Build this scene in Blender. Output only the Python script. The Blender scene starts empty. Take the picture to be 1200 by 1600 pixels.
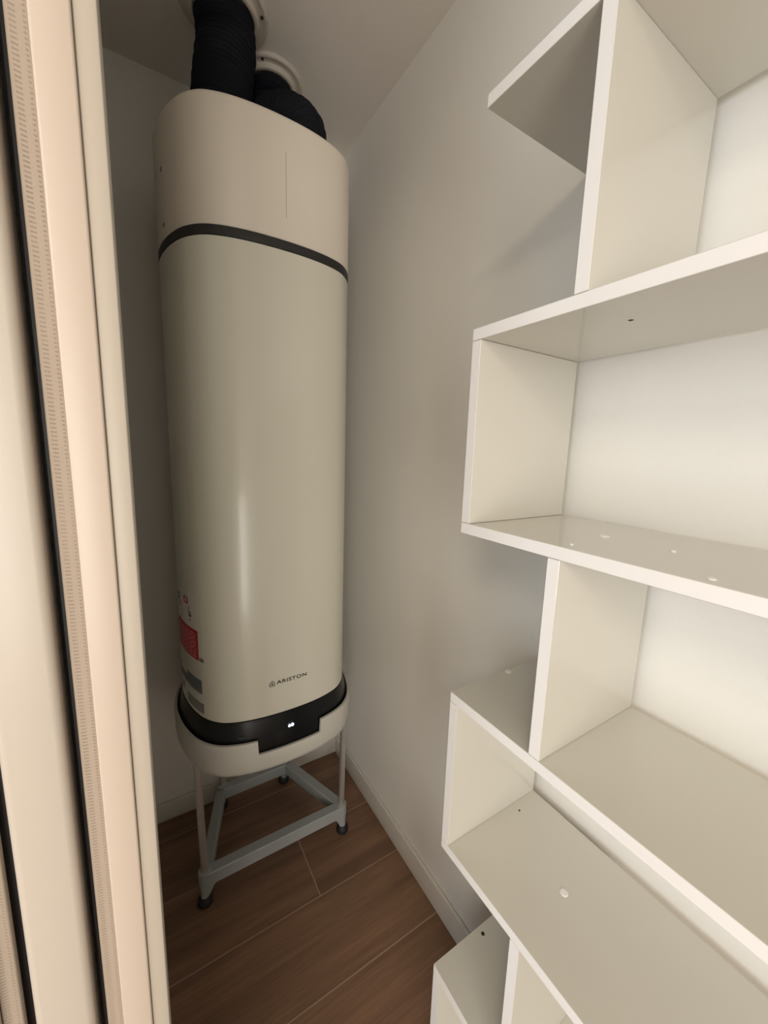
import bpy, bmesh, math
from mathutils import Matrix, Vector

S = bpy.context.scene
COL = S.collection

# ------------------------------------------------------------------ camera
CAM_H = 1.45
yaw, pitch, roll, FPX = 0.555722939, 0.158557427, 0.0307678021, 610.894
fwd = Vector((math.sin(yaw) * math.cos(pitch), math.cos(yaw) * math.cos(pitch), -math.sin(pitch)))
rt = Vector((math.cos(yaw), -math.sin(yaw), 0))
up = rt.cross(fwd)
r2 = rt * math.cos(roll) + up * math.sin(roll)
u2 = up * math.cos(roll) - rt * math.sin(roll)
cam = bpy.data.cameras.new('camera')
camo = bpy.data.objects.new('camera', cam)
COL.objects.link(camo)
camo.matrix_world = Matrix(((r2.x, u2.x, -fwd.x, 0), (r2.y, u2.y, -fwd.y, 0), (r2.z, u2.z, -fwd.z, CAM_H), (0, 0, 0, 1)))
cam.sensor_fit = 'VERTICAL'
cam.sensor_height = 36.0
cam.lens = 36.0 * FPX / 1600.0
cam.clip_start = 0.01
S.camera = camo

# ------------------------------------------------------------------ world, lights, exposure
w = bpy.data.worlds.new('world'); S.world = w; w.use_nodes = True
w.node_tree.nodes['Background'].inputs[0].default_value = (0.75, 0.86, 1.0, 1)
w.node_tree.nodes['Background'].inputs[1].default_value = 1.0

def area(name, loc, target, sx, sy, power, color):
    l = bpy.data.lights.new(name, 'AREA'); l.shape = 'RECTANGLE'; l.size = sx; l.size_y = sy
    l.energy = power; l.color = color
    o = bpy.data.objects.new(name, l); COL.objects.link(o)
    o.location = loc
    o.rotation_euler = (Vector(target) - Vector(loc)).to_track_quat('-Z', 'Z').to_euler()
    return o
# daylight entering through the room's balcony window, behind and left of the camera
area('window_daylight', (-2.93, -0.75, 1.25), (0.0, -0.75, 1.25), 2.7, 2.2, 46, (0.90, 0.95, 1.0))
# added fill lights at the unseen end wall, placed to brighten the heater
area('heater_fill', (-1.26, -2.24, 1.15), (-1.26, 0.0, 1.15), 0.50, 1.9, 24, (1.0, 0.93, 0.83))
area('heater_fill', (-0.64, -2.24, 1.15), (-0.64, 0.0, 1.15), 0.50, 1.9, 24, (1.0, 0.93, 0.83))
# added warm fill from above, in the unseen room
area('overhead_fill', (-1.4, -1.2, 2.5), (-1.4, -1.2, 0.0), 1.0, 1.0, 38, (1.0, 0.86, 0.70))

vs = S.view_settings
S.display_settings.display_device = 'sRGB'
vs.view_transform = 'Standard'; vs.look = 'None'; vs.gamma = 1.0; vs.use_curve_mapping = False
vs.exposure = -0.04

# ------------------------------------------------------------------ materials
def lin(c):
    return tuple(((v / 255) / 12.92 if v / 255 <= 0.04045 else ((v / 255 + 0.055) / 1.055) ** 2.4) for v in c)

def mat(name, rgb, rough=0.5, metal=0.0, coat=0.0, bump=None, mottle=0.0, spec=0.5, emis=0.0, coat_rough=0.1):
    m = bpy.data.materials.new(name); m.use_nodes = True
    nt = m.node_tree; b = nt.nodes['Principled BSDF']
    col = (*rgb, 1)
    b.inputs['Base Color'].default_value = col
    b.inputs['Roughness'].default_value = rough
    b.inputs['Metallic'].default_value = metal
    b.inputs['Coat Weight'].default_value = coat
    b.inputs['Coat Roughness'].default_value = coat_rough
    b.inputs['Specular IOR Level'].default_value = spec
    if emis:
        b.inputs['Emission Color'].default_value = col
        b.inputs['Emission Strength'].default_value = emis
    tc = nt.nodes.new('ShaderNodeTexCoord')
    if mottle:
        n = nt.nodes.new('ShaderNodeTexNoise'); n.inputs['Scale'].default_value = 6; n.inputs['Detail'].default_value = 4
        nt.links.new(tc.outputs['Object'], n.inputs['Vector'])
        mx = nt.nodes.new('ShaderNodeMix'); mx.data_type = 'RGBA'
        mx.inputs['A'].default_value = tuple(c * (1 - mottle) for c in rgb) + (1,)
        mx.inputs['B'].default_value = tuple(min(1, c * (1 + mottle)) for c in rgb) + (1,)
        nt.links.new(n.outputs['Fac'], mx.inputs['Factor'])
        nt.links.new(mx.outputs['Result'], b.inputs['Base Color'])
    if bump:
        n = nt.nodes.new('ShaderNodeTexNoise'); n.inputs['Scale'].default_value = bump[0]; n.inputs['Detail'].default_value = 3
        nt.links.new(tc.outputs['Object'], n.inputs['Vector'])
        bp = nt.nodes.new('ShaderNodeBump'); bp.inputs['Strength'].default_value = bump[1]; bp.inputs['Distance'].default_value = 0.002
        nt.links.new(n.outputs['Fac'], bp.inputs['Height'])
        nt.links.new(bp.outputs['Normal'], b.inputs['Normal'])
    return m

M_wall = mat('wall_paint', (0.82, 0.80, 0.745), 0.55, bump=(220, 0.12), mottle=0.015)
M_ceil = mat('ceiling_paint', (0.78, 0.735, 0.68), 0.8, bump=(150, 0.15))
M_room = mat('room_paint', (0.80, 0.76, 0.70), 0.8, mottle=0.01)
M_base = mat('baseboard_white', (0.70, 0.67, 0.61), 0.4, mottle=0.01)
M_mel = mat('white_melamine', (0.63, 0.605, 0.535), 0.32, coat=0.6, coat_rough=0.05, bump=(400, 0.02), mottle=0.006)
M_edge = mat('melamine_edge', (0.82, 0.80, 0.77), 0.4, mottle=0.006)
M_cap = mat('cap_plastic', (0.86, 0.85, 0.82), 0.3, mottle=0.01)
M_hole = mat('hole_dark', (0.03, 0.025, 0.02), 0.9, mottle=0.1)
M_enam = mat('white_enamel', (0.69, 0.67, 0.565), 0.28, coat=0.25, coat_rough=0.12, bump=(300, 0.02), mottle=0.006)
M_top = mat('cover_plastic', (0.73, 0.665, 0.57), 0.5, bump=(300, 0.04), mottle=0.006)
M_blackband = mat('black_rubber', (0.012, 0.011, 0.011), 0.5, mottle=0.1)
M_gloss = mat('black_gloss', (0.004, 0.005, 0.006), 0.3, coat=0.15, coat_rough=0.1, spec=0.3, mottle=0.05)
M_tray = mat('grey_white_plastic', (0.60, 0.58, 0.52), 0.4, bump=(300, 0.05), mottle=0.01)
M_chrome = mat('brushed_chrome', (0.60, 0.59, 0.57), 0.32, metal=0.75, mottle=0.03)
M_bar = mat('stand_powder_coat', (0.33, 0.35, 0.345), 0.5, bump=(250, 0.05), mottle=0.015)
M_rub = mat('rubber_foot_black', (0.014, 0.012, 0.016), 0.6, mottle=0.1)
M_hose = mat('navy_hose_fabric', (0.0038, 0.0048, 0.0105), 0.75, bump=(500, 0.5), mottle=0.35, spec=0.3)
M_flange = mat('flange_plastic', (0.56, 0.51, 0.45), 0.45, mottle=0.06)
M_red = mat('label_red', (0.42, 0.010, 0.022), 0.4, mottle=0.25)
M_redtxt = mat('label_red_print', (0.85, 0.42, 0.42), 0.5, mottle=0.1)
M_paper = mat('label_white', (0.72, 0.70, 0.66), 0.4, mottle=0.03)
M_blue = mat('label_greyblue', (0.13, 0.16, 0.18), 0.4, mottle=0.25)
M_grey = mat('label_grey', (0.24, 0.25, 0.22), 0.4, mottle=0.25)
M_brown = mat('label_brown', (0.22, 0.17, 0.13), 0.5, mottle=0.2)
M_ink = mat('logo_ink', (0.05, 0.04, 0.035), 0.5, mottle=0.05)
M_faint = mat('faint_print', (0.055, 0.06, 0.062), 0.5, mottle=0.05)
M_led = mat('display_led', (0.55, 0.75, 1.0), 0.5, emis=7.0)
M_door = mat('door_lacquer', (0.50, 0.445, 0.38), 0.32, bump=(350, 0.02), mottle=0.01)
M_frame = mat('frame_aluminium_white', (0.54, 0.455, 0.375), 0.35, mottle=0.01)
M_jamb = mat('jamb_profile_shaded', (0.47, 0.42, 0.35), 0.4, mottle=0.01)  # shade from the strip's facing put into a darker colour than the frame
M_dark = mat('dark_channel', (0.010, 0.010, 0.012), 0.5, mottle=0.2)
M_grout = mat('grout', (0.40, 0.29, 0.205), 0.9, mottle=0.08)
M_seamgrey = mat('seam_shadow_line', (0.42, 0.38, 0.33), 0.6, mottle=0.02)

def wood():
    m = bpy.data.materials.new('wood_look_porcelain'); m.use_nodes = True
    nt = m.node_tree; b = nt.nodes['Principled BSDF']; L = nt.links.new
    tc = nt.nodes.new('ShaderNodeTexCoord'); oi = nt.nodes.new('ShaderNodeObjectInfo')
    mul = nt.nodes.new('ShaderNodeMath'); mul.operation = 'MULTIPLY'; mul.inputs[1].default_value = 37.0
    L(oi.outputs['Random'], mul.inputs[0])
    cx = nt.nodes.new('ShaderNodeCombineXYZ'); L(mul.outputs[0], cx.inputs['Y']); L(mul.outputs[0], cx.inputs['Z'])
    add = nt.nodes.new('ShaderNodeVectorMath'); add.operation = 'ADD'
    L(tc.outputs['Object'], add.inputs[0]); L(cx.outputs[0], add.inputs[1])
    mp = nt.nodes.new('ShaderNodeMapping'); mp.inputs['Scale'].default_value = (0.9, 11, 1)
    L(add.outputs[0], mp.inputs['Vector'])
    n1 = nt.nodes.new('ShaderNodeTexNoise'); n1.inputs['Scale'].default_value = 1.6; n1.inputs['Detail'].default_value = 6; n1.inputs['Distortion'].default_value = 0.6
    L(mp.outputs[0], n1.inputs['Vector'])
    mp2 = nt.nodes.new('ShaderNodeMapping'); mp2.inputs['Scale'].default_value = (6, 140, 1)
    L(add.outputs[0], mp2.inputs['Vector'])
    n2 = nt.nodes.new('ShaderNodeTexNoise'); n2.inputs['Scale'].default_value = 1.5; n2.inputs['Detail'].default_value = 3
    L(mp2.outputs[0], n2.inputs['Vector'])
    cr = nt.nodes.new('ShaderNodeValToRGB'); e = cr.color_ramp.elements
    e[0].position = 0.28; e[0].color = (0.145, 0.080, 0.048, 1)
    e[1].position = 0.75; e[1].color = (0.275, 0.155, 0.090, 1)
    x = e.new(0.5); x.color = (0.208, 0.114, 0.067, 1)
    L(n1.outputs['Fac'], cr.inputs['Fac'])
    mx = nt.nodes.new('ShaderNodeMix'); mx.data_type = 'RGBA'; mx.blend_type = 'MULTIPLY'; mx.inputs['Factor'].default_value = 0.5
    L(cr.outputs['Color'], mx.inputs['A'])
    g = nt.nodes.new('ShaderNodeMapRange'); g.inputs['From Min'].default_value = 0.3; g.inputs['From Max'].default_value = 0.7
    g.inputs['To Min'].default_value = 0.72; g.inputs['To Max'].default_value = 1.15
    L(n2.outputs['Fac'], g.inputs['Value']); L(g.outputs[0], mx.inputs['B'])
    L(mx.outputs['Result'], b.inputs['Base Color'])
    b.inputs['Roughness'].default_value = 0.5
    bp = nt.nodes.new('ShaderNodeBump'); bp.inputs['Strength'].default_value = 0.15; bp.inputs['Distance'].default_value = 0.001
    L(n2.outputs['Fac'], bp.inputs['Height']); L(bp.outputs[0], b.inputs['Normal'])
    return m
M_wood = wood()

def pile():
    # woven pile weather strip: beige with rows of darker stitch marks
    m = bpy.data.materials.new('pile_strip'); m.use_nodes = True
    nt = m.node_tree; b = nt.nodes['Principled BSDF']; L = nt.links.new
    tc = nt.nodes.new('ShaderNodeTexCoord'); sp = nt.nodes.new('ShaderNodeSeparateXYZ'); L(tc.outputs['Object'], sp.inputs[0])
    def math_(op, a, bb):
        n = nt.nodes.new('ShaderNodeMath'); n.operation = op
        for i, v in enumerate((a, bb)):
            if hasattr(v, 'links') or hasattr(v, 'is_linked'): L(v, n.inputs[i])
            elif v is not None: n.inputs[i].default_value = v
        return n.outputs[0]
    z = math_('ADD', sp.outputs['Z'], math_('MULTIPLY', sp.outputs['X'], 0.12))
    s = math_('SINE', math_('MULTIPLY', z, 2 * math.pi / 0.0029), None)
    dash = math_('GREATER_THAN', s, 0.25)
    x = sp.outputs['X']
    c1 = math_('LESS_THAN', math_('ABSOLUTE', math_('SUBTRACT', x, -0.0022), None), 0.0017)
    c2 = math_('LESS_THAN', math_('ABSOLUTE', math_('SUBTRACT', x, 0.0036), None), 0.0008)
    k = math_('MULTIPLY', dash, math_('MAXIMUM', c1, c2))
    n = nt.nodes.new('ShaderNodeTexNoise'); n.inputs['Scale'].default_value = 900
    L(tc.outputs['Object'], n.inputs['Vector'])
    mr = nt.nodes.new('ShaderNodeMapRange'); mr.inputs['To Min'].default_value = 0.15; mr.inputs['To Max'].default_value = 1.0
    L(n.outputs['Fac'], mr.inputs['Value'])
    k2 = math_('MULTIPLY', k, mr.outputs[0])
    n3 = nt.nodes.new('ShaderNodeTexNoise'); n3.inputs['Scale'].default_value = 9
    L(tc.outputs['Object'], n3.inputs['Vector'])
    k3 = math_('MULTIPLY', k2, math_('MULTIPLY', n3.outputs['Fac'], 1.7))
    mx = nt.nodes.new('ShaderNodeMix'); mx.data_type = 'RGBA'
    mx.inputs['A'].default_value = (0.40, 0.335, 0.27, 1); mx.inputs['B'].default_value = (0.20, 0.15, 0.12, 1)
    L(k3, mx.inputs['Factor']); L(mx.outputs['Result'], b.inputs['Base Color'])
    b.inputs['Roughness'].default_value = 0.9
    bp = nt.nodes.new('ShaderNodeBump'); bp.inputs['Strength'].default_value = 0.4; bp.inputs['Distance'].default_value = 0.0008
    L(n.outputs['Fac'], bp.inputs['Height']); L(bp.outputs[0], b.inputs['Normal'])
    return m
M_pile = pile()

# ------------------------------------------------------------------ helpers
def link(name, me, m, parent=None, smooth=False, kind=None, label=None):
    o = bpy.data.objects.new(name, me); COL.objects.link(o)
    if m is not None and not me.materials: me.materials.append(m)
    if smooth:
        for p in me.polygons: p.use_smooth = True
    if parent: o.parent = parent
    if kind: o['kind'] = kind
    if label: o['label'] = label
    return o

def sharp_smooth(me, ang=35):
    bm = bmesh.new(); bm.from_mesh(me)
    for e in bm.edges:
        if len(e.link_faces) == 2 and e.calc_face_angle(0) > math.radians(ang): e.smooth = False
    for f in bm.faces: f.smooth = True
    bm.to_mesh(me); bm.free()

def box_me(x0, x1, y0, y1, z0, z1, bev=0.0, seg=2):
    bm = bmesh.new()
    bmesh.ops.create_cube(bm, size=1)
    for v in bm.verts:
        v.co = Vector(((x0 + x1) / 2 + v.co.x * (x1 - x0), (y0 + y1) / 2 + v.co.y * (y1 - y0), (z0 + z1) / 2 + v.co.z * (z1 - z0)))
    if bev > 0:
        bmesh.ops.bevel(bm, geom=bm.edges[:], offset=bev, segments=seg, affect='EDGES', profile=0.5)
    me = bpy.data.meshes.new('box'); bm.to_mesh(me); bm.free()
    if bev > 0 and seg > 1: sharp_smooth(me, 60)
    return me

def box(name, x0, x1, y0, y1, z0, z1, m, parent=None, bev=0.0, kind=None, label=None, seg=2):
    return link(name, box_me(x0, x1, y0, y1, z0, z1, bev, seg), m, parent, kind=kind, label=label)

def merge(meshes):
    bm = bmesh.new()
    for me in meshes: bm.from_mesh(me)
    out = bpy.data.meshes.new('merged'); bm.to_mesh(out); bm.free()
    return out

def struct(name, me, m): return link(name, me, m, kind='structure')

def thing(name, label, cat, loc, group=None):
    o = bpy.data.objects.new(name, None); COL.objects.link(o); o.location = loc
    o.empty_display_size = 0.1
    o['label'] = label; o['category'] = cat
    if group: o['group'] = group
    return o

def adopt(child, root):
    child.parent = root
    child.matrix_parent_inverse = Matrix.Translation(root.location).inverted()
    return child

def loft(rings, cap0=True, cap1=True, closed=True):
    verts = []; faces = []; n = len(rings[0])
    for r in rings: verts += [tuple(p) for p in r]
    for i in range(len(rings) - 1):
        for j in range(n if closed else n - 1):
            a = i * n + j; b = i * n + (j + 1) % n
            faces.append((a, b, b + n, a + n))
    if cap0: faces.append(tuple(reversed(range(n))))
    if cap1: faces.append(tuple((len(rings) - 1) * n + j for j in range(n)))
    me = bpy.data.meshes.new('loft'); me.from_pydata(verts, [], faces); me.update()
    return me

def tube_me(path, radii, n=24, cap=True):
    pts = [Vector(p) for p in path]; rings = []
    ref = None
    for i, p in enumerate(pts):
        t = (pts[min(i + 1, len(pts) - 1)] - pts[max(i - 1, 0)]).normalized()
        if ref is None:
            ref = t.orthogonal().normalized()
        a = (ref - t * ref.dot(t)).normalized(); ref = a
        b = t.cross(a)
        r = radii[i] if hasattr(radii, '__len__') else radii
        rings.append([p + a * (r * math.cos(2 * math.pi * k / n)) + b * (r * math.sin(2 * math.pi * k / n)) for k in range(n)])
    me = loft(rings, cap, cap)
    return me

def catmull(P, n):
    P = [Vector(p) for p in P]; Q = [P[0] * 2 - P[1]] + P + [P[-1] * 2 - P[-2]]; out = []
    for i in range(len(P) - 1):
        p0, p1, p2, p3 = Q[i:i + 4]
        for k in range(n):
            t = k / n
            out.append(0.5 * ((2 * p1) + (-p0 + p2) * t + (2 * p0 - 5 * p1 + 4 * p2 - p3) * t * t + (-p0 + 3 * p1 - 3 * p2 + p3) * t ** 3))
    out.append(P[-1]); return out

# ------------------------------------------------------------------ room shell
XW, YB, ZC = 0.728, 1.545, 2.552      # closet right (back) wall, far wall, ceiling
RX, RY0 = -3.0, -2.3                  # the bedroom beyond the opening
YE = -1.35                            # near end of the closet
DJ = 0.35                             # depth of the jamb from the camera plane
Z_OPEN = 2.50
floor = struct('floor', box_me(RX, XW, RY0, YB, -0.06, -0.0010), M_grout)
ceil_ = struct('ceiling', box_me(RX, XW, RY0, YB, ZC, ZC + 0.06), M_ceil)
struct('wall_right', box_me(XW, XW + 0.08, RY0, YB + 0.08, -0.06, ZC + 0.06), M_wall)
struct('wall_back', box_me(RX - 0.08, XW, YB, YB + 0.08, -0.06, ZC + 0.06), M_wall)
# closet divider walls: behind the stacked doors, above the opening and at the near end
struct('wall_left', box_me(-0.13, -0.056, 1.10, YB, 0, ZC), M_wall)
struct('wall_header', box_me(-0.13, -0.02, YE, YB - 0.45, Z_OPEN, ZC), M_wall)
struct('wall_closet_end', box_me(-0.13, XW, YE - 0.08, YE, 0, ZC), M_wall)
struct('wall_front', merge([box_me(RX, -1.6, RY0 - 0.08, RY0, -0.06, ZC + 0.06), box_me(-0.3, XW, RY0 - 0.08, RY0, -0.06, ZC + 0.06),
                            box_me(-1.6, -0.3, RY0 - 0.08, RY0, -0.06, 0.1), box_me(-1.6, -0.3, RY0 - 0.08, RY0, 2.2, ZC + 0.06)]), M_room)
struct('fill_window', merge([box_me(-1.6, -1.54, RY0 - 0.06, RY0 - 0.01, 0.1, 2.2), box_me(-0.36, -0.3, RY0 - 0.06, RY0 - 0.01, 0.1, 2.2),
                          box_me(-0.99, -0.91, RY0 - 0.06, RY0 - 0.01, 0.17, 2.13), box_me(-1.54, -0.36, RY0 - 0.06, RY0 - 0.01, 0.1, 0.17), box_me(-1.54, -0.36, RY0 - 0.06, RY0 - 0.01, 2.13, 2.2)]), M_frame)  # unseen window invented to go with the heater's fill lights
# wall with the balcony window
wy0, wy1, wz0, wz1 = -2.15, 0.65, 0.15, 2.35
struct('wall_window_side', merge([box_me(RX - 0.08, RX, RY0, wy0, -0.06, ZC + 0.06), box_me(RX - 0.08, RX, wy1, YB, -0.06, ZC + 0.06),
                           box_me(RX - 0.08, RX, wy0, wy1, -0.06, wz0), box_me(RX - 0.08, RX, wy0, wy1, wz1, ZC + 0.06)]), M_room)
win = struct('window_1', merge([box_me(RX - 0.06, RX - 0.01, wy0, wy0 + 0.05, wz0, wz1), box_me(RX - 0.06, RX - 0.01, wy1 - 0.05, wy1, wz0, wz1),
                          box_me(RX - 0.06, RX - 0.01, -0.775, -0.725, wz0, wz1),
                          box_me(RX - 0.06, RX - 0.01, wy0, wy1, wz0, wz0 + 0.05), box_me(RX - 0.06, RX - 0.01, wy0, wy1, wz1 - 0.05, wz1)]), M_frame)

# floor planks, rows parallel to the far wall
PW, PL, GAP = 0.2285, 1.2, 0.0036
row0 = 0.9945                          # a long joint
plank_cache = {}
jx = {0: 0.4185, 1: 0.02 + 0.95, -1: -0.20, 2: -0.15, -2: 0.93}
for k in range(-15, 4):
    ya = row0 + k * PW; yb = min(ya + PW, YB); ya_ = max(ya, RY0)
    if yb - ya_ < 0.01: continue
    j = jx.get(k, (0.37 * k) % 1.2)
    j = j % PL
    x = j - PL * 4
    while x < XW:
        xa, xb = max(x, RX), min(x + PL, XW)
        x += PL
        if xb - xa < 0.02: continue
        key = (round(xb - xa, 3), round(yb - ya_, 3))
        if key not in plank_cache:
            dx, dy = (xb - xa) / 2 - GAP / 2, (yb - ya_) / 2 - GAP / 2
            plank_cache[key] = box_me(-dx, dx, -dy, dy, -0.008, 0.0, 0.0004, 1)
        o = link('plank', plank_cache[key], M_wood, floor)
        o.location = ((xa + xb) / 2, (ya_ + yb) / 2, 0)

# baseboards (rounded top edge)
def baseboard(name, x0, x1, y0, y1, h, lip):
    me = box_me(x0, x1, y0, y1, 0.0005, h, 0.0035, 3)
    return struct(name, me, M_base)
baseboard('baseboard_right', XW - 0.011, XW - 0.0003, YE, YB - 0.0115, 0.088, 'x')
baseboard('baseboard_back', -0.056, XW - 0.0003, YB - 0.0112, YB - 0.0003, 0.078, 'y')

# ------------------------------------------------------------------ sliding doors and jamb seen end-on at the left
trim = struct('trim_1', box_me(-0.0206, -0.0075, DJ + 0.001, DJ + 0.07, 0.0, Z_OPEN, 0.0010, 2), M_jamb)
tb = box('cover_profile', -0.0425, -0.0210, DJ - 0.002, DJ + 0.07, 0.0, Z_OPEN, M_frame, trim, 0.0016, seg=3)
box('side_lip', -0.0212, -0.0204, DJ + 0.0016, DJ + 0.05, 0.001, Z_OPEN, M_brown, trim)
d1 = struct('door_1', box_me(-0.0585, -0.0432, DJ + 0.075, 1.098, 0.008, Z_OPEN - 0.01), M_edge)
box('seal_channel', -0.0585, -0.0432, DJ + 0.020, DJ + 0.074, 0.008, Z_OPEN - 0.01, M_dark, d1)
ps = link('brush_seal', box_me(-0.0062, 0.0062, -0.004, 0.004, -1.215, 1.215, 0.0018, 3), M_pile, d1)
ps.location = (-0.0490, DJ + 0.014, 1.225)
d2 = struct('door_2', box_me(-0.0995, -0.0622, DJ, 1.12, 0.008, Z_OPEN - 0.01, 0.0055, 5), M_door)
box('edge_channel', -0.0621, -0.0586, DJ + 0.03, 1.1, 0.01, Z_OPEN - 0.02, M_dark, d2)
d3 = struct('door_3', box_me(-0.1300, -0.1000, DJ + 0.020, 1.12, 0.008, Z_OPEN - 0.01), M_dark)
p3 = link('brush_seal', box_me(-0.0062, 0.0062, -0.004, 0.004, -1.215, 1.215, 0.0018, 3), M_pile, d3)
p3.location = (-0.1135, DJ + 0.012, 1.225)
p4 = link('outer_profile', box_me(-0.150, -0.1200, DJ, 1.12, 0.009, Z_OPEN - 0.012, 0.0018, 3), M_frame, d3)

# ------------------------------------------------------------------ bookcase
XF, XB, T = 0.458, 0.709, 0.0182
YL, YD = 0.487, 0.317                 # outer face of end panels, outer face of dividers
YR, YRD = -0.62, -0.45
bc = thing('bookcase', 'tall white open zigzag bookcase standing against the right wall', 'bookcase', ((XF + XB) / 2, (YL + YR) / 2, 0))
tops = [1.9625, 1.6415, 1.3320, 1.0165, 0.7035, 0.3970, 0.0920]
def add_board(name, x0, x1, y0, y1, z0, z1):
    me = box_me(x0, x1, y0, y1, z0, z1, 0.0006, 1)
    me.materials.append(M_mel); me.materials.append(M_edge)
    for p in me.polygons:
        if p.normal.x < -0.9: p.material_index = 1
    o = bpy.data.objects.new(name, me); COL.objects.link(o)
    return adopt(o, bc)
boards = [add_board('shelf', XF, XB, YR, YL, z - T, z) for z in tops]
for i in range(6):
    zt, zb = tops[i] - T - 0.0004, tops[i + 1] + 0.0004
    full = (i % 2 == 1)
    if full:
        add_board('side_panel', XF, XB, YL - T, YL, zb, zt)
        add_board('side_panel', XF, XB, YRD, YRD + T, zb, zt)
    else:
        add_board('divider', XF, XB, YD - T, YD, zb, zt)
        add_board('divider', XF, XB, YR, YR + T, zb, zt)
for y in (YL - 0.16, YR + 0.16):
    add_board('plinth', XF + 0.03, XF + 0.05, min(y, y + 0.01) - 0.01, y + 0.02, 0.0, tops[6] - T - 0.0004)
    add_board('plinth', XB - 0.05, XB - 0.03, min(y, y + 0.01) - 0.01, y + 0.02, 0.0, tops[6] - T - 0.0004)
# boards keep world coordinates through their parent inverse, so caps only need the same offset
def cap_on(board, name, x, y, z, r, h, m, label=None):
    me = tube_me([(x, y, z), (x, y, z + h * 0.6), (x, y, z + h)], [r, r, r * 0.75], 20)
    o = link(name, me, m, None, label=label)
    o.parent = board
    return o
cap_on(boards[4], 'screw_cap', 0.579, 0.305, tops[4], 0.0068, 0.0016, M_cap)
cap_on(boards[2], 'screw_cap', 0.582, 0.312, tops[2], 0.0070, 0.0016, M_cap)
cap_on(boards[2], 'screw_cap', 0.572, 0.218, tops[2], 0.0032, 0.0022, M_cap)
cap_on(boards[2], 'screw_cap', 0.478, 0.146, tops[2], 0.0042, 0.0016, M_cap)
cap_on(boards[2], 'screw_cap', 0.482, 0.300, tops[2], 0.0028, 0.0016, M_cap)
cap_on(boards[3], 'screw_cap', 0.604, 0.480, tops[3], 0.0065, 0.0016, M_cap)
cap_on(boards[4], 'dowel_hole', 0.640, 0.450, tops[4], 0.0022, 0.0002, M_hole, 'small dark hole')
cap_on(boards[5], 'dowel_hole', 0.585, 0.472, tops[5], 0.0040, 0.0002, M_hole, 'dark hole')
cap_on(boards[1], 'dowel_hole', 0.545, 0.292, tops[1] - T - 0.0002, 0.0032, 0.0002, M_hole, 'dark hole in the underside')

# ------------------------------------------------------------------ water heater
HX, HY = 0.327, 1.287
half = [(0.000, 1.0340), (0.060, 1.0365), (0.110, 1.0440), (0.150, 1.0560), (0.178, 1.0710), (0.203, 1.0960), (0.222, 1.1270),
        (0.238, 1.1700), (0.249, 1.2150), (0.255, 1.2600), (0.2565, 1.287)]
def footprint(off=0.0, n=6):
    q = [Vector((x, y - HY, 0)) for x, y in half]
    right = q
    back = [Vector((p.x, -p.y * 0.93, 0)) for p in reversed(q[:-1])]
    side = right + back                       # front centre -> right -> back centre
    left = [Vector((-p.x, p.y, 0)) for p in reversed(side[1:-1])]
    ring = side + left                        # closed loop
    N = len(ring); out = []
    for i in range(N):
        p0, p1, p2, p3 = ring[i - 1], ring[i], ring[(i + 1) % N], ring[(i + 2) % N]
        for k in range(n):
            t = k / n
            out.append(0.5 * ((2 * p1) + (-p0 + p2) * t + (2 * p0 - 5 * p1 + 4 * p2 - p3) * t * t + (-p0 + 3 * p1 - 3 * p2 + p3) * t ** 3))
    if off:
        M_ = len(out); res = []
        for i in range(M_):
            d = (out[(i + 1) % M_] - out[i - 1]); nrm = Vector((d.y, -d.x, 0)).normalized()
            res.append(out[i] + nrm * off)
        out = res
    return out
FP = {}
def ring(off, z):
    key = round(off, 5)
    if key not in FP: FP[key] = footprint(off)
    return [(p.x, p.y, z) for p in FP[key]]
# check winding so that positive offsets grow outwards
if abs(footprint(0.01)[0].y) < abs(footprint(0.0)[0].y):
    _fp = footprint
    def ring(off, z, _c={}):
        if off not in _c: _c[off] = _fp(-off)
        return [(p.x, p.y, z) for p in _c[off]]

def lofted(name, prof, m, parent, cap0=True, cap1=True, label=None):
    me = loft([ring(o, z) for o, z in prof], cap0, cap1)
    bm = bmesh.new(); bm.from_mesh(me); bmesh.ops.recalc_face_normals(bm, faces=bm.faces[:]); bm.to_mesh(me); bm.free()
    sharp_smooth(me, 40)
    return link(name, me, m, parent, label=label)

ZB = 0.520                            # underside of the heater = top of the stand
heater = thing('water_heater', 'tall white rounded-square tank water heater standing on a metal stand', 'water heater', (HX, HY, ZB))
def hz(z): return z - ZB
lofted('casing', [(-0.003, hz(0.676)), (0.0, hz(0.679)), (0.0, hz(1.925)), (-0.002, hz(1.9275))], M_enam, heater)
lofted('black_band', [(-0.003, hz(1.9275)), (0.0005, hz(1.929)), (0.0010, hz(1.940)), (0.0005, hz(1.949)), (-0.003, hz(1.9505))], M_blackband, heater, label='black rubber band')
lofted('top_cover', [(-0.002, hz(1.9505)), (0.0, hz(1.953)), (0.0, hz(2.210)), (-0.0012, hz(2.2155)), (-0.0045, hz(2.2195)), (-0.009, hz(2.221))], M_top, heater)
cband = lofted('control_band', [(-0.010, hz(0.540)), (0.012, hz(0.5425)), (0.0150, hz(0.585)), (0.0135, hz(0.615)), (0.008, hz(0.645)), (0.002, hz(0.668)), (0.0005, hz(0.6745)), (-0.003, hz(0.676))], M_gloss, heater, label='glossy black control band')

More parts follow.
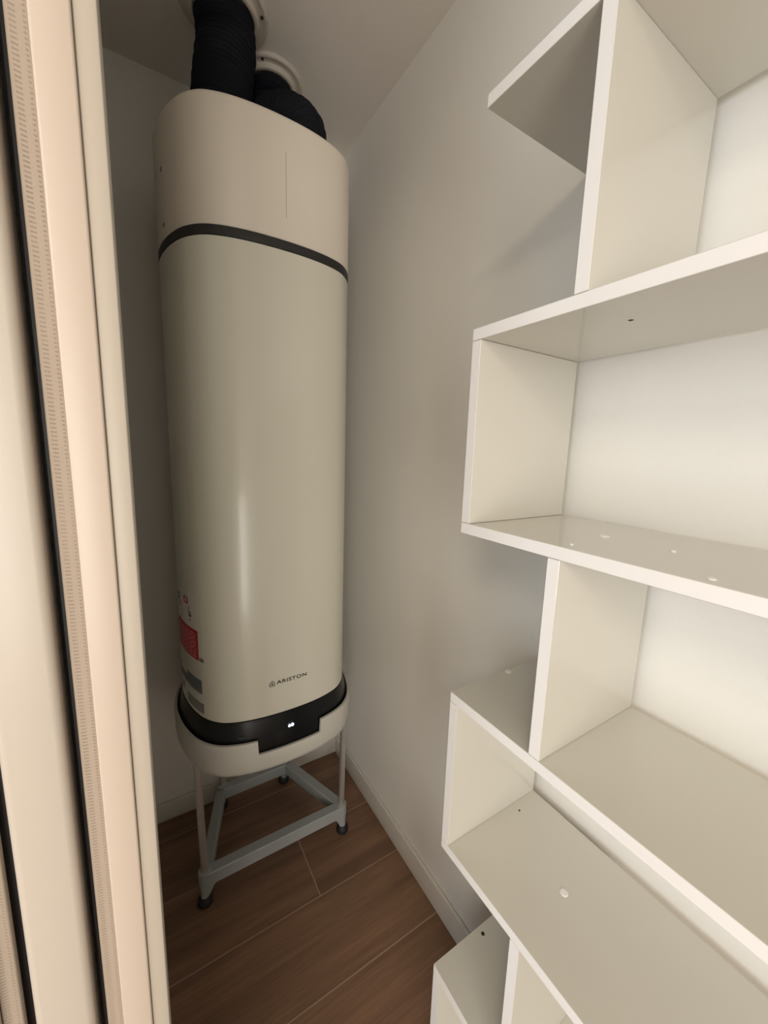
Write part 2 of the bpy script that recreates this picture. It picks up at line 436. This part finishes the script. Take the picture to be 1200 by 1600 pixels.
# white bottom cover: open rim around the control band with a notch in front of the display
def bottom_cover():
    zs_top, z_notch = 0.6235, 0.5815
    base = ring(0.0, 0)
    n = len(base)
    ro, ri = ring(0.0265, 0), ring(0.0185, 0)
    nx0, nx1 = 0.236 - HX, 0.424 - HX
    lim = YB - 0.004 - HY
    ro = [(x, min(y, lim), z) for x, y, z in ro]; ri = [(x, min(y, lim - 0.008), z) for x, y, z in ri]
    # finer ring: resample so that notch ends are crisp
    def resamp(r):
        out = []
        for i in range(n):
            a, b = Vector(r[i]), Vector(r[(i + 1) % n])
            for k in range(4): out.append(a.lerp(b, k / 4))
        return out
    RO, RI = resamp(ro), resamp(ri); N = len(RO)
    top = []
    for p in RO:
        if p.y < -0.2 and nx0 <= p.x <= nx1: top.append(z_notch)
        else: top.append(zs_top)
    shrink = lambda P, s: [Vector((p.x * s, p.y * s, 0)) for p in P]
    layers = [
        [(p.x, p.y, hz(ZB)) for p in shrink(RO, 0.955)],
        [(p.x, p.y, hz(ZB + 0.004)) for p in shrink(RO, 0.975)],
        [(p.x, p.y, hz(ZB + 0.016)) for p in shrink(RO, 0.990)],
        [(p.x, p.y, hz(ZB + 0.040)) for p in shrink(RO, 0.997)],
        [(p.x, p.y, hz(t - 0.002)) for p, t in zip(RO, top)],
        [(p.x * 0.997, p.y * 0.997, hz(t)) for p, t in zip(RO, top)],
        [(p.x, p.y, hz(t)) for p, t in zip(RI, top)],
        [(p.x, p.y, hz(0.5385)) for p in RI],
        [(p.x * 0.9, p.y * 0.9, hz(0.5345)) for p in RI],
    ]
    me = loft(layers, True, True)
    bm = bmesh.new(); bm.from_mesh(me); bmesh.ops.recalc_face_normals(bm, faces=bm.faces[:]); bm.to_mesh(me); bm.free()
    sharp_smooth(me, 38)
    return link('bottom_cover', me, M_tray, heater, label='white bottom cover with a notch in front of the display')
bottom_cover()

# surface lookup on the footprint, for flat print that follows the casing
BASE0 = [Vector(p) for p in ring(0.0, 0)]
def arc_pts():
    # arc-length parametrised from the front centre towards the left side (negative x)
    n = len(BASE0); L_ = [BASE0[0]]
    for i in range(1, n): L_.append(BASE0[-i])
    if L_[3].x > 0: L_ = list(BASE0)
    s = [0.0]
    for a, b in zip(L_, L_[1:]): s.append(s[-1] + (b - a).length)
    return L_, s
ARC, ARS = arc_pts()
def on_arc(s, off):
    for i in range(1, len(ARS)):
        if ARS[i] >= s:
            t = (s - ARS[i - 1]) / (ARS[i] - ARS[i - 1]); p = ARC[i - 1].lerp(ARC[i], t)
            d = (ARC[i] - ARC[i - 1]).normalized(); nr = Vector((d.y, -d.x, 0))
            if nr.dot(p) < 0: nr = -nr
            return p + nr * off
    return ARC[-1]
def s_at(xworld, yworld):
    q = Vector((xworld - HX, yworld - HY, 0)); best = min(range(len(ARC) // 2), key=lambda i: (ARC[i] - q).length)
    return ARS[best]
def patch(name, s0, s1, z0, z1, m, parent, off=0.0005, nseg=10, label=None, skew=0.0):
    vs_, fs = [], []
    for k in range(nseg + 1):
        s = s0 + (s1 - s0) * k / nseg; f = k / nseg
        for o, z in ((off, z0), (off, z1), (off - 0.0004, z0), (off - 0.0004, z1)):
            p = on_arc(s, o); vs_.append((p.x, p.y, hz(z)))
    for k in range(nseg):
        a = 4 * k; b = a + 4
        fs += [(a, a + 1, b + 1, b), (a + 1, a + 3, b + 3, b + 1), (a, b, b + 2, a + 2), (a + 2, b + 2, b + 3, a + 3)]
    fs += [(0, 2, 3, 1), (4 * nseg, 4 * nseg + 1, 4 * nseg + 3, 4 * nseg + 2)]
    me = bpy.data.meshes.new('patch'); me.from_pydata(vs_, [], fs)
    bm = bmesh.new(); bm.from_mesh(me); bmesh.ops.recalc_face_normals(bm, faces=bm.faces[:]); bm.to_mesh(me); bm.free()
    return link(name, me, m, parent, label=label)
sR = s_at(0.108, 1.125); sL = s_at(0.071, 1.275)
W = sL - sR
def u(t): return sL + (sR - sL) * t    # 0 = left edge, 1 = right edge of the labels
pl = patch('rating_label', u(0), u(1), 0.944, 1.040, M_paper, heater, label='white label with small symbols')
# symbols of the white label
def marks(name, items, m, parent, off=0.0009, label=None):
    mes = []
    for t0, t1, z0, z1 in items:
        o = patch('tmp', u(t0), u(t1), z0, z1, m, None, off, 2); mes.append(o.data); bpy.data.objects.remove(o)
    me = merge(mes); me.materials.clear()
    return link(name, me, m, parent, label=label)
marks('symbol', [(0.10, 0.20, 1.010, 1.018), (0.13, 0.19, 1.003, 1.008), (0.10, 0.17, 0.995, 1.002), (0.70, 0.78, 0.980, 0.984), (0.74, 0.80, 0.975, 0.979), (0.70, 0.80, 0.970, 0.974), (0.72, 0.78, 0.960, 0.963)], M_ink, pl)['kind'] = 'stuff'
marks('red_symbol', [(0.50, 0.68, 1.020, 1.024), (0.50, 0.68, 1.004, 1.008), (0.49, 0.54, 1.006, 1.022), (0.64, 0.69, 1.006, 1.022), (0.70, 0.73, 0.988, 0.998), (0.22, 0.25, 0.980, 0.996)], M_red, pl)['kind'] = 'stuff'
rl = patch('warning_label', u(0), u(1), 0.850, 0.938, M_red, heater, label='red warning label with pale printed lines')
import random
random.seed(4)
rows = []
for r in range(9):
    z = 0.927 - r * 0.0085; t = 0.10
    while t < 0.93:
        wd = random.uniform(0.06, 0.2)
        rows.append((t, min(t + wd, 0.93), z - 0.0022, z)); t += wd + 0.04
marks('printed_lines', rows, M_redtxt, rl)['kind'] = 'stuff'
patch('label_tail', u(1.02), u(1.14), 0.850, 0.860, M_brown, heater, label='small brown corner tab')
el = patch('energy_label', u(0.0), u(1.06), 0.752, 0.792, M_blue, heater, label='grey-blue label')
patch('white_corner', u(0.08), u(0.46), 0.778, 0.7925, M_paper, el, off=0.0008)
patch('brown_strip', u(0.62), u(1.06), 0.7505, 0.7575, M_brown, el, off=0.0008)
sl = patch('serial_label', u(0.0), u(1.12), 0.688, 0.744, M_paper, heater, label='pale serial label with a grey field')
patch('grey_field', u(0.45), u(1.10), 0.691, 0.722, M_grey, sl, off=0.0008)
patch('print_mark', u(0.12), u(0.22), 0.712, 0.735, M_brown, sl, off=0.0008)

# brand mark on the front
def front_y(x, off=0.0):
    s = abs(x)
    best = min((p for p in BASE0 if p.y < 0), key=lambda p: abs(p.x - x))
    c = sorted((p for p in BASE0 if p.y < 0), key=lambda p: abs(p.x - x))[:2]
    a, b = c[0], c[1]
    t = 0 if abs(b.x - a.x) < 1e-9 else (x - a.x) / (b.x - a.x)
    return a.y + (b.y - a.y) * t - off
def flat_poly(polys, zc, off=0.0008):
    vs_, fs = [], []
    for poly in polys:
        b = len(vs_)
        for x, z in poly: vs_.append((x - HX, front_y(x - HX, off), hz(z)))
        fs.append(tuple(range(b, b + len(poly))))
    me = bpy.data.meshes.new('flat'); me.from_pydata(vs_, [], fs); return me
def outline(pts, t):
    cx = sum(p[0] for p in pts) / len(pts); cz = sum(p[1] for p in pts) / len(pts); out = []
    n = len(pts)
    for i in range(n):
        a, b = pts[i], pts[(i + 1) % n]
        ia = (cx + (a[0] - cx) * (1 - t), cz + (a[1] - cz) * (1 - t)); ib = (cx + (b[0] - cx) * (1 - t), cz + (b[1] - cz) * (1 - t))
        out.append([a, b, ib, ia])
    return out
hx, hzz = 0.2830, 0.7690
house = [(hx - 0.0075, hzz - 0.0015), (hx - 0.0075, hzz + 0.0095), (hx, hzz + 0.0165), (hx + 0.0075, hzz + 0.0095), (hx + 0.0075, hzz - 0.0015)]
dot = [(hx + 0.0030 * math.cos(a), hzz + 0.006 + 0.0030 * math.sin(a)) for a in [2 * math.pi * k / 14 for k in range(14)]]
link('house_emblem', flat_poly(outline(house, 0.27) + [dot], 0), M_ink, heater, label='dark house-shaped emblem with a dot')
def text_mesh(s, x0, x1, z0, h, name, m, off, ybase=None):
    cu = bpy.data.curves.new('txt', 'FONT'); cu.body = s; cu.size = 1; cu.offset = 0.022
    cu.space_character = 1.12
    to = bpy.data.objects.new('txt', cu); COL.objects.link(to)
    dg = bpy.context.evaluated_depsgraph_get()
    me = bpy.data.meshes.new_from_object(to.evaluated_get(dg))
    bpy.data.objects.remove(to)
    xs = [v.co.x for v in me.vertices]; ys = [v.co.y for v in me.vertices]
    a, b, c, d = min(xs), max(xs), min(ys), max(ys)
    for v in me.vertices:
        x = x0 + (v.co.x - a) / (b - a) * (x1 - x0) - HX
        z = z0 + (v.co.y - c) / (d - c) * h
        v.co = Vector((x, front_y(x, off), hz(z)))
    return link(name, me, m, heater)
text_mesh('ARISTON', 0.2955, 0.3865, 0.7715, 0.0112, 'brand_lettering', M_ink, 0.0008)
text_mesh('nuos', 0.186, 0.204, 0.633, 0.0065, 'faint_lettering', M_faint, 0.0128)
# lit display digits on the control band
dg_ = text_mesh('60', 0.3250, 0.3415, 0.6310, 0.0095, 'lit_display', M_led, 0.0128)
dg_['label'] = 'small glowing blue-white display digits'
# seam on the upper cover, two slots on its left side
link('seam', merge([box_me(0.3352 - HX, 0.3362 - HX, front_y(0.008) - 0.0006, front_y(0.008) + 0.004, hz(2.000), hz(2.142))]), M_seamgrey, heater)
for zz in (2.104, 1.981):
    s0 = s_at(0.076, 1.20)
    patch('slot', s0 - 0.004, s0 + 0.008, zz - 0.005, zz + 0.0045, M_brown, heater, off=0.0006)

# ------------------------------------------------------------------ stand under the heater
stand = thing('heater_stand', 'low stand of chrome legs and grey-white crossbars under the water heater', 'stand', (HX, 1.32, 0))
def sadd(name, me, m, label=None, sm=False):
    o = link(name, me, m, None, label=label); adopt(o, stand)
    if sm: sharp_smooth(me, 40)
    return o
legs = {'fl': ((0.094, 1.163), (0.090, 1.172)), 'fr': ((0.577, 1.163), (0.579, 1.172)), 'rl': ((0.200, 1.497), (0.200, 1.490)), 'rr': ((0.453, 1.497), (0.453, 1.490))}
for kx, (f, t) in legs.items():
    fx, fy = f; tx, ty = t
    if kx[0] == 'r':
        bx, by = fx, 1.478
    else:
        bx, by = fx + (0.003 if kx[1] == 'l' else -0.003), 1.168
    leg = sadd('leg', tube_me([(bx, by, 0.112), (tx, ty, ZB - 0.0005)], 0.0108, 20), M_chrome, 'chrome tube leg', True)
    sadd('socket', tube_me([(fx, fy, 0.018), (fx + (bx - fx) * 0.5, fy + (by - fy) * 0.5, 0.05), (bx, by, 0.075), (bx, by, 0.1145), (bx, by, 0.116)], [0.0125, 0.0145, 0.0195, 0.0195, 0.0165], 20), M_bar, None, True)
    sadd('rubber_foot', tube_me([(fx, fy, 0.0), (fx, fy, 0.003), (fx, fy, 0.018), (fx, fy, 0.027)], [0.0205, 0.0225, 0.0215, 0.0135], 24), M_rub, 'black rubber foot', True)
def bar(p, q, z0, z1, wdt, name='crossbar'):
    p = Vector((*p, 0)); q = Vector((*q, 0)); d = (q - p).normalized(); nrm = Vector((-d.y, d.x, 0)) * wdt / 2
    prof = [(-1, z0), (1, z0), (1, z1 - 0.003), (0.84, z1), (-0.84, z1), (-1, z1 - 0.003)]
    rings = [[(e + nrm * a + Vector((0, 0, z))) for a, z in prof] for e in (p, q)]
    me = loft(rings, True, True)
    bm = bmesh.new(); bm.from_mesh(me); bmesh.ops.recalc_face_normals(bm, faces=bm.faces[:]); bm.to_mesh(me); bm.free()
    return sadd(name, me, M_bar)
bar((0.100, 1.168), (0.572, 1.168), 0.070, 0.113, 0.036)
bar((0.200, 1.470), (0.453, 1.470), 0.070, 0.113, 0.036)
bar((0.104, 1.184), (0.190, 1.456), 0.0705, 0.1125, 0.034)
bar((0.568, 1.184), (0.464, 1.456), 0.0705, 0.1125, 0.034)
# gusset under the front bar at each socket (swept corner)
for sx, fx in ((1, 0.096), (-1, 0.577)):
    pts = [(fx, 0.070), (fx + sx * 0.042, 0.0702), (fx + sx * 0.026, 0.058), (fx + sx * 0.012, 0.030), (fx, 0.028)]
    rings = [[(x, y, z) for x, z in pts] for y in (1.156, 1.178)]
    me = loft(rings, True, True)
    bm = bmesh.new(); bm.from_mesh(me); bmesh.ops.recalc_face_normals(bm, faces=bm.faces[:]); bm.to_mesh(me); bm.free()
    sadd('gusset', me, M_bar)
# top ring the heater rests on
def top_frame():
    rings = [[(p[0] * s, p[1] * s * 0.97, z) for p in ring(0.0, 0)] for s, z in ((0.93, ZB - 0.012), (0.93, ZB - 0.0004), (0.80, ZB - 0.0004), (0.80, ZB - 0.012))]
    rings.append(rings[0])
    me = loft(rings, False, False)
    for v in me.vertices: v.co += Vector((HX, HY, 0))
    bm = bmesh.new(); bm.from_mesh(me); bmesh.ops.remove_doubles(bm, verts=bm.verts[:], dist=1e-6); bmesh.ops.recalc_face_normals(bm, faces=bm.faces[:]); bm.to_mesh(me); bm.free()
    return sadd('top_frame', me, M_bar)
top_frame()

# ------------------------------------------------------------------ ceiling flanges and ducts
def flange(cx, cy, R_, rin, holes, label):
    f = thing('duct_flange', label, 'flange', (cx, cy, ZC), 'round duct flanges on the ceiling')
    prof = [(rin, 0.0), (rin, -0.024), (rin + 0.004, -0.026), (rin + 0.009, -0.024), (rin + 0.012, -0.012), (R_ - 0.010, -0.010), (R_ - 0.007, -0.0115), (R_ - 0.002, -0.0095), (R_, -0.006), (R_, -0.0003)]
    n = 64
    rings = [[(r * math.cos(2 * math.pi * k / n), r * math.sin(2 * math.pi * k / n), z) for k in range(n)] for r, z in prof]
    me = loft(rings, False, False)
    bm = bmesh.new(); bm.from_mesh(me); bmesh.ops.recalc_face_normals(bm, faces=bm.faces[:])
    bmesh.ops.reverse_faces(bm, faces=[fc for fc in bm.faces]) if False else None
    bm.to_mesh(me); bm.free(); sharp_smooth(me, 50)
    fr = link('ring', me, M_flange, f)
    for hx_, hy_ in holes:
        dx, dy = hx_ - cx, hy_ - cy; l = math.hypot(dx, dy); rr = (rin + R_) / 2 + 0.004
        a, b = dx / l * rr, dy / l * rr
        link('screw_hole', tube_me([(a, b, -0.0112), (a, b, -0.0135)], [0.0042, 0.0040], 14), M_hole, f, label='dark screw hole')
    return f
f1 = flange(0.245, 1.245, 0.108, 0.074, [(0.326, 1.205), (0.335, 1.300), (0.16, 1.20)], 'round white ceiling flange over the left navy duct, nearer the door')
f2 = flange(0.402, 1.386, 0.097, 0.066, [(0.363, 1.318), (0.47, 1.40)], 'round white ceiling flange over the right navy duct, nearer the back wall')

def hose(name, path, r, label, pitch=0.0125, amp=0.0045):
    t = thing(name, label, 'duct', tuple(path[0]), 'navy ventilation ducts')
    P = catmull(path, 80)
    # resample evenly by arc length
    s = [0.0]
    for a, b in zip(P, P[1:]): s.append(s[-1] + (b - a).length)
    total = s[-1]; N = int(total / pitch) * 6
    out, rad = [], []; j = 0
    for i in range(N + 1):
        d = total * i / N
        while j < len(s) - 2 and s[j + 1] < d: j += 1
        q = P[j].lerp(P[j + 1], (d - s[j]) / max(1e-9, s[j + 1] - s[j]))
        out.append(q - Vector(path[0])); ph = 2 * math.pi * d / pitch
        rad.append(r + amp * math.sin(ph) + 0.0008 * math.sin(ph * 0.37 + 1))
    me = tube_me(out, rad, 40, True)
    sharp_smooth(me, 80)
    link('corrugated_tube', me, M_hose, t)
    col = tube_me([(0, 0, 0.0), (0, 0, 0.002), (0, 0, 0.018), (0, 0, 0.02)], [r + 0.004, r + 0.007, r + 0.007, r + 0.004], 40)
    sharp_smooth(col, 40)
    link('collar', col, M_blackband, t, label='black collar')
    return t
hose('ventilation_duct', [(0.228, 1.236, 2.2216), (0.228, 1.236, 2.245), (0.229, 1.238, 2.30), (0.240, 1.245, 2.40), (0.250, 1.248, 2.47), (0.246, 1.246, 2.5225)], 0.0690,
     'left navy corrugated duct rising from heater top to the ceiling')
hose('ventilation_duct', [(0.454, 1.262, 2.2216), (0.454, 1.262, 2.245), (0.462, 1.255, 2.30), (0.459, 1.260, 2.362), (0.434, 1.302, 2.405), (0.406, 1.372, 2.438), (0.402, 1.386, 2.475), (0.402, 1.386, 2.5225)], 0.0635,
     'right navy corrugated duct bending from heater top to rear flange')
